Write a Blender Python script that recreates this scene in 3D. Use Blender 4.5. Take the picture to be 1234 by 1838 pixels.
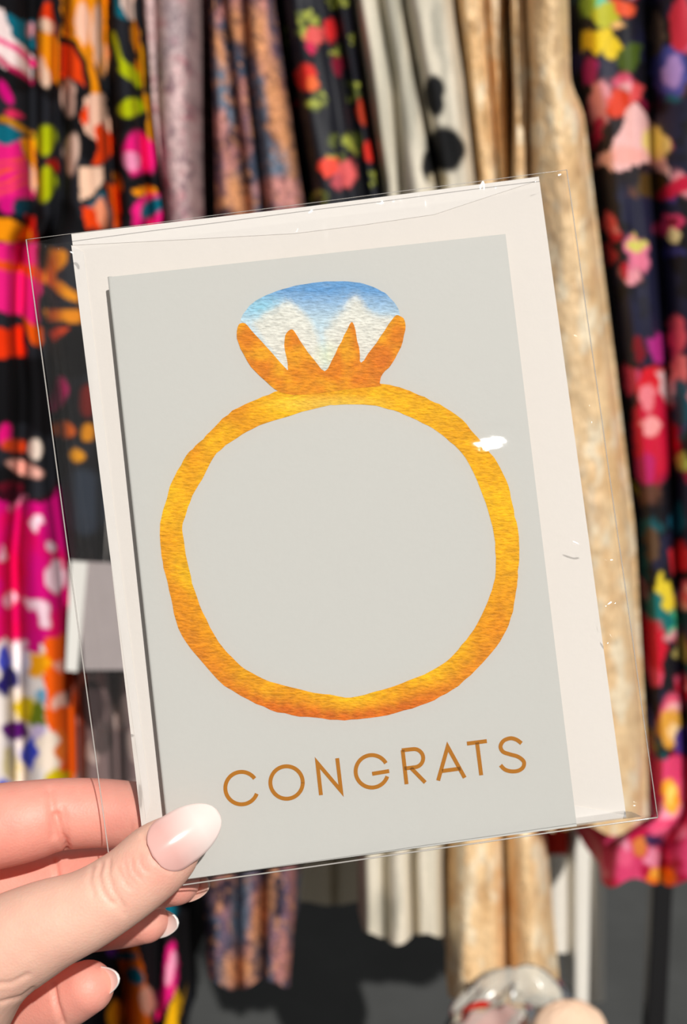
import bpy, bmesh, math, random
import numpy as np
from mathutils import Vector, Matrix
from mathutils.geometry import delaunay_2d_cdt

for o in list(bpy.data.objects):
    bpy.data.objects.remove(o)
SC = bpy.context.scene
COL = SC.collection
random.seed(4)
RNG = np.random.default_rng(4)

# ------------------------------------------------------------------ camera
IW, IH, FPX = 1234.0, 1838.0, 2200.0
CAM = np.array([0.0, 0.0, 1.25])
PITCH = math.radians(10)
RT = np.array([1.0, 0, 0])
FW = np.array([0, math.cos(PITCH), -math.sin(PITCH)])
UP = np.array([0, math.sin(PITCH), math.cos(PITCH)])
cd = bpy.data.cameras.new('camera')
cd.sensor_fit = 'VERTICAL'
cd.sensor_height = 24.0
cd.lens = FPX / IH * 24.0
cd.clip_start = 0.01
cd.dof.use_dof = True
cd.dof.focus_distance = 0.303
cd.dof.aperture_fstop = 10.5
cam = bpy.data.objects.new('camera', cd)
cam.location = CAM
cam.rotation_euler = (math.pi / 2 - PITCH, 0, 0)
COL.objects.link(cam)
SC.camera = cam

# ------------------------------------------------------------------ light
def cam_dir(x, f, u):
    v = x * RT + f * FW + u * UP
    return v / np.linalg.norm(v)
SUN = cam_dir(0.28, -1.0, 0.50)          # towards the sun
sd = bpy.data.lights.new('sun', 'SUN')
sd.energy = 3.5
sd.angle = math.radians(0.9)
sd.color = (1.0, 0.97, 0.93)
so = bpy.data.objects.new('sun', sd)
so.rotation_euler = Vector(SUN).to_track_quat('Z', 'Y').to_euler()
so.location = (0.8, -1.5, 2.4)
COL.objects.link(so)
wd = bpy.data.worlds.new('world')
SC.world = wd
wd.use_nodes = True
wd.node_tree.nodes['Background'].inputs[0].default_value = (0.95, 0.97, 1.0, 1)
wd.node_tree.nodes['Background'].inputs[1].default_value = 0.20
vs = SC.view_settings
vs.view_transform = 'Standard'
vs.look = 'None'
vs.gamma = 1.0
vs.use_curve_mapping = False
vs.exposure = 0.0

# ------------------------------------------------------------------ helpers
def lin(c):
    c = np.asarray(c, float) / 255.0
    return np.where(c <= 0.04045, c / 12.92, ((c + 0.055) / 1.055) ** 2.4)
def lin4(c):
    return tuple(lin(c)) + (1.0,)
def ray(px, py):
    px = np.asarray(px, float); py = np.asarray(py, float)
    xn = (px - IW / 2) / FPX; un = (IH / 2 - py) / FPX
    return xn[..., None] * RT + FW + un[..., None] * UP
def at_depth(px, py, d):                  # point along the view axis depth
    return CAM + ray(px, py) * np.asarray(d, float)[..., None]
def at_y(px, py, Y):                      # point on the upright plane y = Y
    r = ray(px, py)
    return CAM + r * (np.asarray(Y, float) / r[..., 1])[..., None]
def project(P):
    q = np.asarray(P, float) - CAM
    d = q @ FW
    return IW / 2 + FPX * (q @ RT) / d, IH / 2 - FPX * (q @ UP) / d, d

def tag(o, label=None, cat=None, group=None, kind=None):
    if label: o['label'] = label
    if cat: o['category'] = cat
    if group: o['group'] = group
    if kind: o['kind'] = kind
    return o
def empty(name, loc):
    o = bpy.data.objects.new(name, None)
    o.location = loc
    o.empty_display_size = 0.02
    COL.objects.link(o)
    return o
def org(o):
    v = np.zeros(3)
    while o is not None:
        v = v + np.array(o.location); o = o.parent
    return v
def mesh_obj(name, V, F, mat, parent=None, smooth=True, color=None, origin=None):
    """V world coordinates; the object's origin is its parent's, or its own base."""
    V = np.asarray(V, float)
    base = org(parent) if parent is not None else (
        np.array(origin) if origin is not None else
        np.array([V[:, 0].mean(), V[:, 1].mean(), V[:, 2].min()]))
    me = bpy.data.meshes.new(name)
    me.from_pydata((V - base).tolist(), [], F if isinstance(F, list) else F.tolist())
    me.update()
    if smooth:
        me.polygons.foreach_set('use_smooth', [True] * len(me.polygons))
    if color is not None:
        a = me.color_attributes.new('Print', 'FLOAT_COLOR', 'POINT')
        c4 = np.ones((len(V), 4)); c4[:, :3] = color
        a.data.foreach_set('color', c4.ravel())
    me.materials.append(mat)
    o = bpy.data.objects.new(name, me)
    COL.objects.link(o)
    if parent is not None: o.parent = parent
    else: o.location = base
    return o

def grid_faces(nr, nc, wrap=False):
    r = np.arange(nr - 1)[:, None]; c = np.arange(nc if wrap else nc - 1)[None, :]
    c2 = (c + 1) % nc
    a = r * nc + c; b = r * nc + c2; d = (r + 1) * nc + c; e = (r + 1) * nc + c2
    return np.stack([a, b, e, d], -1).reshape(-1, 4)

_H = RNG.random((512, 512))
def vnoise(x, y, seed=0):
    x = np.asarray(x, float) + seed * 37.3; y = np.asarray(y, float) + seed * 91.7
    xi = np.floor(x).astype(int); yi = np.floor(y).astype(int)
    fx = x - xi; fy = y - yi
    fx = fx * fx * (3 - 2 * fx); fy = fy * fy * (3 - 2 * fy)
    h = lambda a, b: _H[a % 512, b % 512]
    return (h(xi, yi) * (1 - fx) + h(xi + 1, yi) * fx) * (1 - fy) + \
           (h(xi, yi + 1) * (1 - fx) + h(xi + 1, yi + 1) * fx) * fy
def fbm(x, y, n=3, seed=0):
    s = 0; a = 0.5; t = 0
    for i in range(n):
        s = s + a * vnoise(x * 2 ** i, y * 2 ** i, seed + i); t += a; a *= 0.5
    return s / t

# ------------------------------------------------------------------ materials
def new_mat(name):
    m = bpy.data.materials.new(name); m.use_nodes = True
    nt = m.node_tree
    return m, nt, nt.nodes['Principled BSDF'], nt.nodes['Material Output']
def N(nt, t, **kw):
    n = nt.nodes.new(t)
    for k, v in kw.items(): setattr(n, k, v)
    return n
def plain(name, rgb, rough=0.6, spec=0.4, bump=0, scale=400, vary=0.0, metallic=0.0):
    m, nt, b, out = new_mat(name)
    b.inputs['Base Color'].default_value = lin4(rgb)
    b.inputs['Roughness'].default_value = rough
    b.inputs['Specular IOR Level'].default_value = spec
    b.inputs['Metallic'].default_value = metallic
    tc = N(nt, 'ShaderNodeTexCoord')
    nz = N(nt, 'ShaderNodeTexNoise'); nz.inputs['Scale'].default_value = scale
    nz.inputs['Detail'].default_value = 4
    nt.links.new(tc.outputs['Object'], nz.inputs['Vector'])
    mx = N(nt, 'ShaderNodeMix', data_type='RGBA')
    mx.inputs['A'].default_value = tuple(lin(rgb) * (1 - vary)) + (1,)
    mx.inputs['B'].default_value = tuple(np.minimum(lin(rgb) * (1 + vary), 1)) + (1,)
    nt.links.new(nz.outputs['Fac'], mx.inputs['Factor'])
    nt.links.new(mx.outputs['Result'], b.inputs['Base Color'])
    if bump:
        bp = N(nt, 'ShaderNodeBump'); bp.inputs['Strength'].default_value = bump
        bp.inputs['Distance'].default_value = 0.0006
        nt.links.new(nz.outputs['Fac'], bp.inputs['Height'])
        nt.links.new(bp.outputs['Normal'], b.inputs['Normal'])
    return m
def printed(name, rough=0.85, spec=0.2, vary=0.25, scale=600, bump=0.2, dist=0.0008, sheen=0.0, metallic=0.0, stretch=(1, 1, 1), aniso=0):
    """Colour comes from the cloth's or card's own print (mesh attribute), broken by thread grain."""
    m, nt, b, out = new_mat(name)
    at = N(nt, 'ShaderNodeAttribute'); at.attribute_name = 'Print'
    tc = N(nt, 'ShaderNodeTexCoord')
    mp = N(nt, 'ShaderNodeMapping'); mp.inputs['Scale'].default_value = stretch
    nz = N(nt, 'ShaderNodeTexNoise'); nz.inputs['Scale'].default_value = scale
    nz.inputs['Detail'].default_value = 5
    nt.links.new(tc.outputs['Object'], mp.inputs['Vector'])
    nt.links.new(mp.outputs['Vector'], nz.inputs['Vector'])
    mr = N(nt, 'ShaderNodeMapRange')
    mr.inputs['From Min'].default_value = 0.25; mr.inputs['From Max'].default_value = 0.75
    mr.inputs['To Min'].default_value = 1 - vary; mr.inputs['To Max'].default_value = 1 + vary
    nt.links.new(nz.outputs['Fac'], mr.inputs['Value'])
    mu = N(nt, 'ShaderNodeVectorMath', operation='SCALE')
    nt.links.new(at.outputs['Color'], mu.inputs[0]); nt.links.new(mr.outputs['Result'], mu.inputs['Scale'])
    nt.links.new(mu.outputs['Vector'], b.inputs['Base Color'])
    b.inputs['Roughness'].default_value = rough
    b.inputs['Specular IOR Level'].default_value = spec
    b.inputs['Sheen Weight'].default_value = sheen
    b.inputs['Metallic'].default_value = metallic
    bp = N(nt, 'ShaderNodeBump'); bp.inputs['Strength'].default_value = bump
    bp.inputs['Distance'].default_value = dist
    nt.links.new(nz.outputs['Fac'], bp.inputs['Height'])
    nt.links.new(bp.outputs['Normal'], b.inputs['Normal'])
    return m

M_CARD = plain('card_stock', (199, 198, 192), 0.55, 0.3, 0.05, 900, 0.015)
M_ENV = plain('envelope_paper', (229, 222, 214), 0.8, 0.2, 0.08, 700, 0.015)
M_ENVEDGE = plain('envelope_flap_paper', (232, 226, 219), 0.8, 0.2, 0.08, 700, 0.015)
M_INK = plain('mustard_ink', (174, 108, 0), 0.5, 0.3, 0, 500, 0.06)
M_PAINT = printed('watercolour_paint', 0.6, 0.25, 0.26, 1500, 0.8, 0.0006, stretch=(0.4, 1, 1.25))
M_FABRIC = printed('printed_cotton', 0.9, 0.15, 0.12, 700, 0.2)
M_SATIN = printed('printed_satin', 0.55, 0.35, 0.15, 500, 0.3)
M_CREPE = printed('speckled_crepe', 0.9, 0.15, 0.45, 260, 0.5, 0.0015)
M_GAUZE = printed('sage_gauze', 0.85, 0.2, 0.14, 500, 0.3)
M_GOLD = printed('crinkled_gold_cloth', 0.42, 0.5, 0.2, 260, 0.8, 0.003, metallic=0.06, stretch=(1, 1, 0.5))
M_PLAINFAB = plain('plain_cotton', (240, 234, 222), 0.9, 0.15, 0.2, 500, 0.05)
M_RED = plain('red_cotton', (200, 38, 22), 0.85, 0.2, 0.2, 400, 0.12)
M_TAG = plain('tag_card', (236, 232, 224), 0.7, 0.25, 0.05, 500, 0.02)
M_TAGSHADE = plain('tag_shaded_face', (172, 160, 158), 0.7, 0.25, 0.05, 60, 0.10)  # white tag card with its shadow painted in as grey
M_STEEL = plain('black_steel', (26, 25, 26), 0.4, 0.5, 0.05, 200, 0.15)
M_FLOOR = plain('grey_concrete', (84, 85, 84), 0.75, 0.3, 0.2, 9, 0.22)
M_WALL = plain('charcoal_wall', (74, 75, 74), 0.85, 0.2, 0.2, 5, 0.15)

# ------------------------------------------------------------------ setting
def box(name, x0, x1, y0, y1, z0, z1, mat, parent=None, bev=0.0, origin=None):
    bm = bmesh.new()
    bmesh.ops.create_cube(bm, size=1)
    for v in bm.verts:
        v.co = ((x0 + x1) / 2 + v.co.x * (x1 - x0), (y0 + y1) / 2 + v.co.y * (y1 - y0), (z0 + z1) / 2 + v.co.z * (z1 - z0))
    if bev:
        bmesh.ops.bevel(bm, geom=bm.edges[:], offset=bev, segments=2, affect='EDGES')
    V = np.array([v.co[:] for v in bm.verts]); bm.verts.index_update()
    F = [[v.index for v in f.verts] for f in bm.faces]
    bm.free()
    return mesh_obj(name, V, F, mat, parent, smooth=False, origin=origin)
tag(box('floor', -3, 3, -1.5, 3.2, -0.06, 0.0, M_FLOOR), 'dark grey concrete shop floor', kind='structure')
tag(box('wall_back', -3, 3, 3.2, 3.3, 0.0, 3.0, M_WALL), 'dark charcoal wall behind the clothes', kind='structure')

# ------------------------------------------------------------------ tubes
def tube(pts, rad, n=12, cap=True):
    pts = np.asarray(pts, float); m = len(pts)
    rad = np.broadcast_to(np.asarray(rad, float), (m,))
    T = np.gradient(pts, axis=0); T /= np.linalg.norm(T, axis=1)[:, None] + 1e-12
    ref = np.array([0, 0, 1.0]) if abs(T[0][2]) < 0.9 else np.array([1.0, 0, 0])
    V = []
    u = np.cross(T[0], ref); u /= np.linalg.norm(u)
    for i in range(m):
        u = u - T[i] * (u @ T[i]); u /= np.linalg.norm(u)
        w = np.cross(T[i], u)
        a = np.linspace(0, 2 * np.pi, n, endpoint=False)
        V.append(pts[i] + rad[i] * (np.cos(a)[:, None] * u + np.sin(a)[:, None] * w))
    V = np.concatenate(V)
    F = grid_faces(m, n, True).tolist()
    if cap:
        F.append(list(range(n))[::-1]); F.append([(m - 1) * n + i for i in range(n)])
    return V, F

# ------------------------------------------------------------------ clothing rack
RAIL_Y, REAR_Y, RAIL_Z = 1.38, 1.86, 1.70
px_post = at_y(1181, 1700, 1.62)
rack = empty('clothing_rack', (0, 1.62, 0))
tag(rack, 'black steel double-rail clothing rack with a post below the pink floral dress', 'rack')
for xx in (px_post[0], -0.95):
    box('post', xx - 0.014, xx + 0.014, 1.606, 1.634, 0.02, RAIL_Z, M_STEEL, rack, 0.002)
    box('arm', xx - 0.009, xx + 0.009, RAIL_Y, REAR_Y, RAIL_Z, RAIL_Z + 0.02, M_STEEL, rack, 0.002)
    box('foot', xx - 0.02, xx + 0.02, 1.50, 1.76, 0.0, 0.025, M_STEEL, rack, 0.004)
for yy in (RAIL_Y, REAR_Y):
    V, F = tube([(-1.0, yy, RAIL_Z + 0.01), (0, yy, RAIL_Z + 0.01), (px_post[0] + 0.05, yy, RAIL_Z + 0.01)], 0.012)
    mesh_obj('rail', V, F, M_STEEL, rack)

# ------------------------------------------------------------------ print painting
def in_poly(x, y, pts):
    pts = np.asarray(pts, float)
    ins = np.zeros(x.shape, bool)
    j = len(pts) - 1
    for i in range(len(pts)):
        xi, yi = pts[i]; xj, yj = pts[j]
        c = ((yi > y) != (yj > y)) & (x < (xj - xi) * (y - yi) / (yj - yi + 1e-9) + xi)
        ins ^= c; j = i
    return ins
class Print:
    """A printed cloth design, in the cloth's flat layout coordinates."""
    def __init__(self, x, y, base, warp=5, seed=1, wl=28.0):
        self.x = x + warp * (fbm(x / wl, y / wl, 2, seed) - 0.5) * 2
        self.y = y + warp * (fbm(x / wl, y / wl, 2, seed + 7) - 0.5) * 2
        self.c = np.empty(x.shape + (3,)); self.c[:] = lin(base)
    def E(self, cx, cy, rx, ry, col, ang=0, soft=0.22):
        a = math.radians(ang); dx = self.x - cx; dy = self.y - cy
        u = (dx * math.cos(a) + dy * math.sin(a)) / rx; v = (-dx * math.sin(a) + dy * math.cos(a)) / ry
        k = np.clip((1 - np.sqrt(u * u + v * v)) / soft + 0.5, 0, 1)[..., None]
        self.c = self.c * (1 - k) + lin(col) * k
    def P(self, pts, col):
        k = in_poly(self.x, self.y, pts)
        self.c[k] = lin(col)
    def L(self, pts, w, col):
        pts = np.asarray(pts, float)
        d = np.full(self.x.shape, 1e9)
        for p, q in zip(pts[:-1], pts[1:]):
            e = q - p; t = np.clip(((self.x - p[0]) * e[0] + (self.y - p[1]) * e[1]) / (e @ e), 0, 1)
            d = np.minimum(d, np.hypot(self.x - p[0] - t * e[0], self.y - p[1] - t * e[1]))
        k = np.clip((w - d) / 2 + 0.5, 0, 1)[..., None]
        self.c = self.c * (1 - k) + lin(col) * k
    def noise(self, col, lo, hi, sx, sy, seed, amt=1.0, n=3):
        k = np.clip((fbm(self.x / sx, self.y / sy, n, seed) - lo) / (hi - lo), 0, 1)[..., None] * amt
        self.c = self.c * (1 - k) + lin(col) * k

# ------------------------------------------------------------------ garments
def interp_rows(tab, py):
    tab = np.asarray(tab, float)
    return [np.interp(py, tab[:, 0], tab[:, i]) for i in range(1, tab.shape[1])]
def garment(name, label, cat, edges, Y0, D, mat, paint, hem=None, group=None, back=0.26, crinkle=0.0,
            top=-150, rail=RAIL_Y, sharp=0.6, step=4.0, seed=3, folds=None, hemwave=10, gap=0.07):
    """edges: rows (py, x0, x1, ... xn): the valley lines between folds, as laid out where the cloth hangs."""
    tab = np.asarray(edges, float)
    hem = hem if hem is not None else tab[-1, 0]
    nr = int((hem - top) / step) + 1
    py = np.linspace(top, hem, nr)
    lines = interp_rows(edges, py)
    k = 5
    lines = [np.convolve(np.pad(l, k, mode='edge'), np.ones(2 * k + 1) / (2 * k + 1), 'valid') for l in lines]
    nf = len(lines) - 1
    X, B = [], []
    fr = []
    for i in range(nf):
        w = np.max(lines[i + 1] - lines[i])
        nc = max(10, int(w / 3.2))
        v = np.linspace(0, 1, nc, endpoint=(i == nf - 1))
        ve = v + 0.10 * np.sin(2 * np.pi * v) * 0  # even spacing
        X.append(lines[i][:, None] + (lines[i + 1] - lines[i])[:, None] * ve[None, :])
        b = (1 - np.clip(np.abs(2 * v - 1) / (1 - gap), 0, 1) ** (1.4 / sharp)) ** 0.6
        d = (folds[i] if folds else 1.0) * np.minimum(1.0, (lines[i + 1] - lines[i]) / 75.0)
        small = 0.05 * np.sin(v * 9.0 + 3.1 * i)[None, :] * np.ones((nr, 1)) * b[None, :]
        drift = 0.08 * (fbm(py[:, None] / 160.0 + v[None, :] * 0.8, v[None, :] * 3.0 + i * 5, 2, seed) - 0.5) * 2
        B.append((b[None, :] + small + drift * b[None, :]) * d[:, None] if np.ndim(d) else (b[None, :] + small) * d)
    X = np.concatenate(X, 1); B = np.concatenate(B, 1)
    nc = X.shape[1]
    PY = np.repeat(py[:, None], nc, 1)
    endf = np.clip((py - (hem - 140)) / 140, 0, 1)[:, None] ** 2
    PY = PY + endf * hemwave * (np.sin(X / 17.0 + seed) + B * 1.2)
    Yd = Y0 - D * B
    if crinkle:
        Yd = Yd - crinkle * (fbm(X / 16, PY / 26, 3, seed + 4) - 0.5) * 2 - 0.6 * crinkle * (fbm(X / 40, PY / 60, 2, seed + 9) - 0.5) * 2
    P = at_y(X, PY, Yd)
    # sides running back into the rack and a back sheet
    col = paint(X, PY)
    ks = 6
    L, R = P[:, :1], P[:, -1:]
    fr = np.linspace(0, 1, ks + 1)[1:]
    def side(E, sgn):
        S = np.repeat(E, ks, 1).copy()
        S[:, :, 1] += fr[None, :] * back
        S[:, :, 0] += sgn * fr[None, :] * 0.004 + 0.006 * np.sin(fr[None, :] * 9 + seed)
        return S
    SL, SR = side(L, 1), side(R, -1)
    G = np.concatenate([SL[:, ::-1], P, SR], 1)
    xs = np.concatenate([X[:, :1] - 70 * fr[::-1][None, :], X[:, -1:] + 70 * fr[None, :]], 1)
    ys = np.repeat(PY[:, :1], 2 * ks, 1)
    cs = paint(xs, ys)
    C = np.concatenate([cs[:, :ks], col, cs[:, ks:]], 1)
    # shoulder rows, gathered up to the rail
    rows = [G]; cols = [C]
    topz = G[0, :, 2].mean()
    cx = G[0, :, 0].mean()
    for q in (0.35, 0.7, 1.0):
        r = G[0].copy()
        r[:, 0] = cx + (r[:, 0] - cx) * (1 - 0.55 * q * q)
        r[:, 1] = rail + (r[:, 1] - rail) * (1 - 0.8 * q)
        r[:, 2] = topz + (RAIL_Z - 0.012 - topz) * q
        rows.insert(0, r[None]); cols.insert(0, C[:1])
    G = np.concatenate(rows); C = np.concatenate(cols)
    V = G.reshape(-1, 3); nrr, ncc = G.shape[:2]
    F = grid_faces(nrr, ncc, True)
    o = mesh_obj(name, V, F, mat, None, True, C.reshape(-1, 3))
    tag(o, label, cat, group)
    # hanging loop over the rail
    a = np.linspace(-0.35, math.pi + 0.35, 14)
    lp = np.stack([np.full(14, cx), rail + 0.0165 * np.cos(a), RAIL_Z + 0.01 + 0.0165 * np.sin(a)], 1)
    lp = np.concatenate([[[cx, rail + 0.012, RAIL_Z - 0.03]], lp, [[cx, rail - 0.012, RAIL_Z - 0.03]]])
    V, F = tube(lp, 0.002, 6)
    mesh_obj('hanging_loop', V, F, M_STEEL, o)
    return o

BLK = (16, 15, 18); CHA = (36, 37, 43); ORA = (250, 150, 4); RED = (236, 66, 8); PCH = (250, 196, 168)
PNK = (245, 28, 130); LIM = (186, 198, 6); TEA = (4, 104, 124); GLD = (205, 135, 8); WHT = (250, 226, 222); MAG = (214, 4, 122)
G_RACK = 'dresses hanging side by side on the rack'

def retro(x, y):
    p = Print(x, y, BLK, 8, 2, 34)
    p.noise(CHA, 0.42, 0.5, 60, 90, 5)
    # first fold
    p.P([(-60, 0), (62, 0), (62, 90), (40, 90), (3, 15), (-60, 15)], TEA)
    p.P([(-60, -40), (70, -40), (70, 35), (10, 30), (-60, 0)], BLK)
    p.P([(-60, 0), (3, 18), (32, 75), (58, 105), (58, 146), (3, 118), (-60, 60)], WHT)
    p.L([(-20, 55), (3, 74), (30, 92), (58, 116)], 5, PNK); p.L([(-10, 100), (20, 122), (58, 148)], 4, (200, 20, 90))
    p.E(54, 50, 7, 14, (226, 160, 170))
    p.E(8, 165, 11, 26, MAG, -25); p.E(26, 207, 19, 8, (226, 40, 90), 5)
    p.P([(-60, 222), (42, 228), (42, 255), (-60, 258)], TEA); p.L([(3, 215), (30, 226), (58, 240)], 5, GLD)
    p.P([(-60, 256), (36, 254), (62, 345), (60, 356), (-60, 362)], PNK)
    for k in range(4):
        p.L([(-10, 300 + 15 * k), (45, 282 + 15 * k)], 2.6, (255, 84, 20))
    p.P([(36, 250), (64, 250), (66, 335), (58, 320)], ORA); p.E(57, 320, 6, 26, PCH, -8)
    p.E(14, 368, 17, 16, (222, 12, 128)); p.E(40, 372, 17, 15, (10, 60, 78))
    p.P([(-60, 392), (20, 394), (56, 404), (56, 432), (-60, 432)], ORA); p.P([(48, 384), (66, 384), (66, 432), (56, 432)], (196, 26, 10))
    p.P([(-60, 434), (71, 434), (71, 576), (56, 592), (42, 572), (22, 560), (-60, 552)], PNK)
    p.P([(-60, 458), (40, 468), (71, 482), (71, 505), (30, 486), (-60, 476)], (250, 80, 22))
    p.P([(32, 560), (56, 585), (70, 590), (70, 622), (56, 617), (44, 594)], (252, 96, 6))
    p.P([(-60, 590), (36, 584), (46, 640), (-60, 650)], (240, 52, 4))
    p.P([(-60, 648), (75, 640), (130, 700), (130, 760), (-60, 760)], BLK)
    p.E(12, 780, 12, 22, (230, 10, 120)); p.E(30, 800, 24, 12, (214, 70, 20), 10); p.E(63, 806, 18, 18, (248, 226, 208))
    p.E(45, 842, 36, 13, (250, 184, 166), 14); p.E(20, 880, 26, 12, (96, 8, 30))
    # second fold
    p.P([(68, 45), (80, 8), (92, 8), (104, 52), (104, 62), (70, 50)], (232, 58, 12)); p.E(84, 48, 18, 11, (250, 206, 176), 20)
    p.P([(66, 58), (106, 62), (106, 147), (66, 140)], ORA); p.E(79, 128, 11, 26, (250, 210, 180), -22)
    p.E(84, 252, 19, 30, LIM); p.E(102, 298, 14, 10, (186, 30, 16)); p.E(83, 332, 17, 28, LIM, 10)
    return p.c
def retro_b(x, y):
    p = Print(x, y, BLK, 8, 3, 34)
    p.noise(CHA, 0.42, 0.5, 60, 90, 8)
    p.P([(112, -60), (190, -60), (192, 136), (180, 136), (168, 112), (140, 62), (112, 40)], ORA)
    p.E(147, 42, 13, 36, PCH); p.E(172, 60, 10, 55, PCH); p.E(186, 110, 6, 30, (250, 180, 120)); p.E(136, 66, 6, 12, PCH, 20)
    p.P([(112, 44), (140, 62), (160, 100), (178, 150), (186, 200), (168, 190), (156, 130), (132, 80), (110, 66)], ORA)
    p.P([(108, 76), (134, 82), (152, 122), (153, 154), (108, 138)], RED)
    p.L([(112, 66), (134, 76), (152, 112), (160, 160), (140, 210), (118, 225)], 4.5, BLK)
    p.E(120, 176, 13, 34, (232, 186, 166))
    p.P([(150, 176), (184, 164), (196, 210), (198, 242), (176, 246), (152, 236), (140, 214)], (252, 200, 172))
    p.P([(138, 206), (154, 188), (158, 214), (146, 226)], RED)
    p.P([(168, 222), (184, 216), (206, 254), (205, 276), (190, 290), (160, 296), (176, 264)], RED)
    p.E(129, 278, 13, 38, (226, 188, 168))
    p.P([(146, 302), (186, 296), (186, 318), (164, 350), (146, 362)], (250, 206, 176))
    p.P([(186, 324), (206, 330), (222, 410), (204, 412)], (238, 96, 8)); p.E(212, 328, 9, 16, ORA)
    p.P([(160, 374), (180, 352), (206, 412), (176, 412)], (246, 150, 110)); p.L([(160, 372), (182, 344), (206, 410)], 3, TEA)
    p.P([(150, 372), (166, 376), (184, 412), (160, 412)], RED)
    # fourth fold
    p.P([(205, -60), (240, -60), (242, 34), (232, 36), (216, 8)], (236, 210, 196)); p.P([(204, -60), (212, 4), (234, 38), (206, 24)], TEA)
    p.P([(240, 30), (257, 58), (257, 168), (242, 124)], GLD)
    p.L([(202, 62), (212, 108), (232, 132), (246, 152)], 5, LIM); p.E(232, 132, 19, 12, LIM, 42)
    p.E(238, 194, 24, 19, LIM); p.P([(258, 168), (274, 176), (281, 268), (270, 262)], GLD)
    p.E(252, 276, 28, 42, PNK, -12); p.E(238, 286, 14, 17, (250, 150, 190)); p.E(258, 326, 22, 20, BLK); p.E(262, 344, 20, 9, ORA, 6)
    p.P([(238, 376), (262, 352), (296, 346), (316, 412), (238, 412)], PNK); p.E(276, 374, 25, 14, TEA, -32)
    # seen through the sleeve
    p.P([(76, 444), (114, 444), (121, 456), (118, 468), (98, 480), (96, 502), (142, 524), (142, 541), (104, 525), (76, 506)], (240, 148, 6))
    p.P([(80, 556), (146, 552), (150, 574), (82, 572)], (236, 140, 8)); p.P([(84, 600), (104, 584), (134, 582), (112, 596), (94, 614)], (226, 70, 14))
    p.E(132, 640, 38, 46, (10, 8, 9)); p.E(108, 708, 13, 28, (206, 14, 104), 14)
    p.E(118, 769, 17, 13, (220, 96, 12), 20); p.E(160, 775, 11, 14, (224, 140, 10)); p.E(138, 818, 14, 12, (226, 148, 10))
    p.E(150, 900, 50, 60, (42, 50, 62)); p.E(160, 720, 14, 30, (110, 26, 20))
    for i in range(16):
        q = np.random.default_rng(40 + i)
        if i in (4, 5, 6, 7, 8, 9, 10, 11): continue
        p.E(q.uniform(110, 330), 980 + 44 * i, q.uniform(12, 30), q.uniform(16, 40), [ORA, PNK, LIM, TEA, RED, PCH][i % 6], q.uniform(-40, 40))
    p.P([(80, 1206), (340, 1206), (340, 1480), (80, 1480)], (128, 106, 104))
    m_ = (p.y > 1206) & (p.y < 1480) & (fbm(p.x / 26, p.y / 50, 3, 19) > 0.52); p.c[m_] = lin((176, 154, 146))
    p.E(166, 1262, 24, 46, (60, 46, 46)); p.E(180, 1320, 18, 30, (84, 70, 68))
    # hem
    p.P([(150, 1660), (340, 1660), (340, 1850), (150, 1850)], (22, 18, 22))
    p.E(202, 1692, 14, 26, (92, 30, 122)); p.P([(212, 1690), (246, 1690), (262, 1760), (276, 1850), (222, 1850)], (236, 104, 8))
    p.E(228, 1716, 20, 10, TEA); p.E(240, 1752, 18, 12, TEA, 20); p.E(264, 1796, 14, 30, (240, 166, 140), -10)
    p.P([(286, 1770), (300, 1696), (318, 1686), (322, 1760), (292, 1830), (280, 1836)], (226, 22, 120)); p.E(307, 1735, 8, 34, (248, 160, 190), 10)
    p.P([(296, 1850), (318, 1766), (326, 1800), (322, 1850)], (240, 176, 6)); p.E(205, 1822, 14, 26, ORA)
    return p.c
def magenta(x, y):
    p = Print(x, y, MAG, 10, 5, 20)
    p.noise((232, 0, 96), 0.45, 0.6, 50, 90, 12)
    p.P([(-80, 800), (160, 800), (160, 880), (90, 900), (30, 905), (-80, 880)], (60, 4, 24))
    p.L([(18, 912), (50, 892)], 5, (216, 120, 150))
    for (a, b, c, d, e) in [(64, 942, 12, 15, 0), (89, 980, 9, 13, 0), (98, 1036, 14, 30, -12), (14, 1075, 11, 17, 20), (62, 1085, 9, 22, -55), (78, 1104, 13, 30, -25), (8, 995, 6, 18, 10)]:
        p.E(a, b, c, d, (250, 212, 224), e)
    p.P([(-80, 1180), (10, 1150), (60, 1168), (100, 1150), (160, 1140), (160, 1600), (-80, 1600)], (244, 232, 224))
    p.P([(80, 1150), (160, 1120), (160, 1420), (118, 1400), (82, 1300)], (248, 96, 8)); p.E(112, 1258, 24, 11, (250, 196, 176), -30)
    p.E(104, 1192, 12, 10, (250, 170, 150))
    p.E(68, 1192, 22, 24, (250, 166, 10)); p.E(10, 1186, 12, 26, (70, 80, 200)); p.E(12, 1222, 16, 26, (40, 30, 110), 20)
    p.E(36, 1180, 15, 30, (250, 244, 244)); p.E(44, 1274, 24, 22, (218, 190, 4)); p.E(68, 1286, 14, 26, (104, 120, 20)); p.E(72, 1251, 14, 11, (120, 176, 206))
    p.E(30, 1312, 22, 17, (100, 22, 120)); p.E(68, 1318, 14, 18, (206, 186, 220)); p.E(52, 1354, 14, 30, (56, 70, 200), 4); p.E(20, 1370, 14, 30, (226, 208, 150))
    p.E(92, 1350, 26, 34, (250, 230, 210)); p.E(112, 1340, 10, 30, (240, 120, 40))
    for i in range(8):
        q = np.random.default_rng(70 + i)
        p.E(q.uniform(-30, 130), q.uniform(1400, 1560), 18, 22, [(250, 96, 8), (70, 80, 200), (218, 190, 4), MAG][i % 4])
    return p.c
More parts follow.
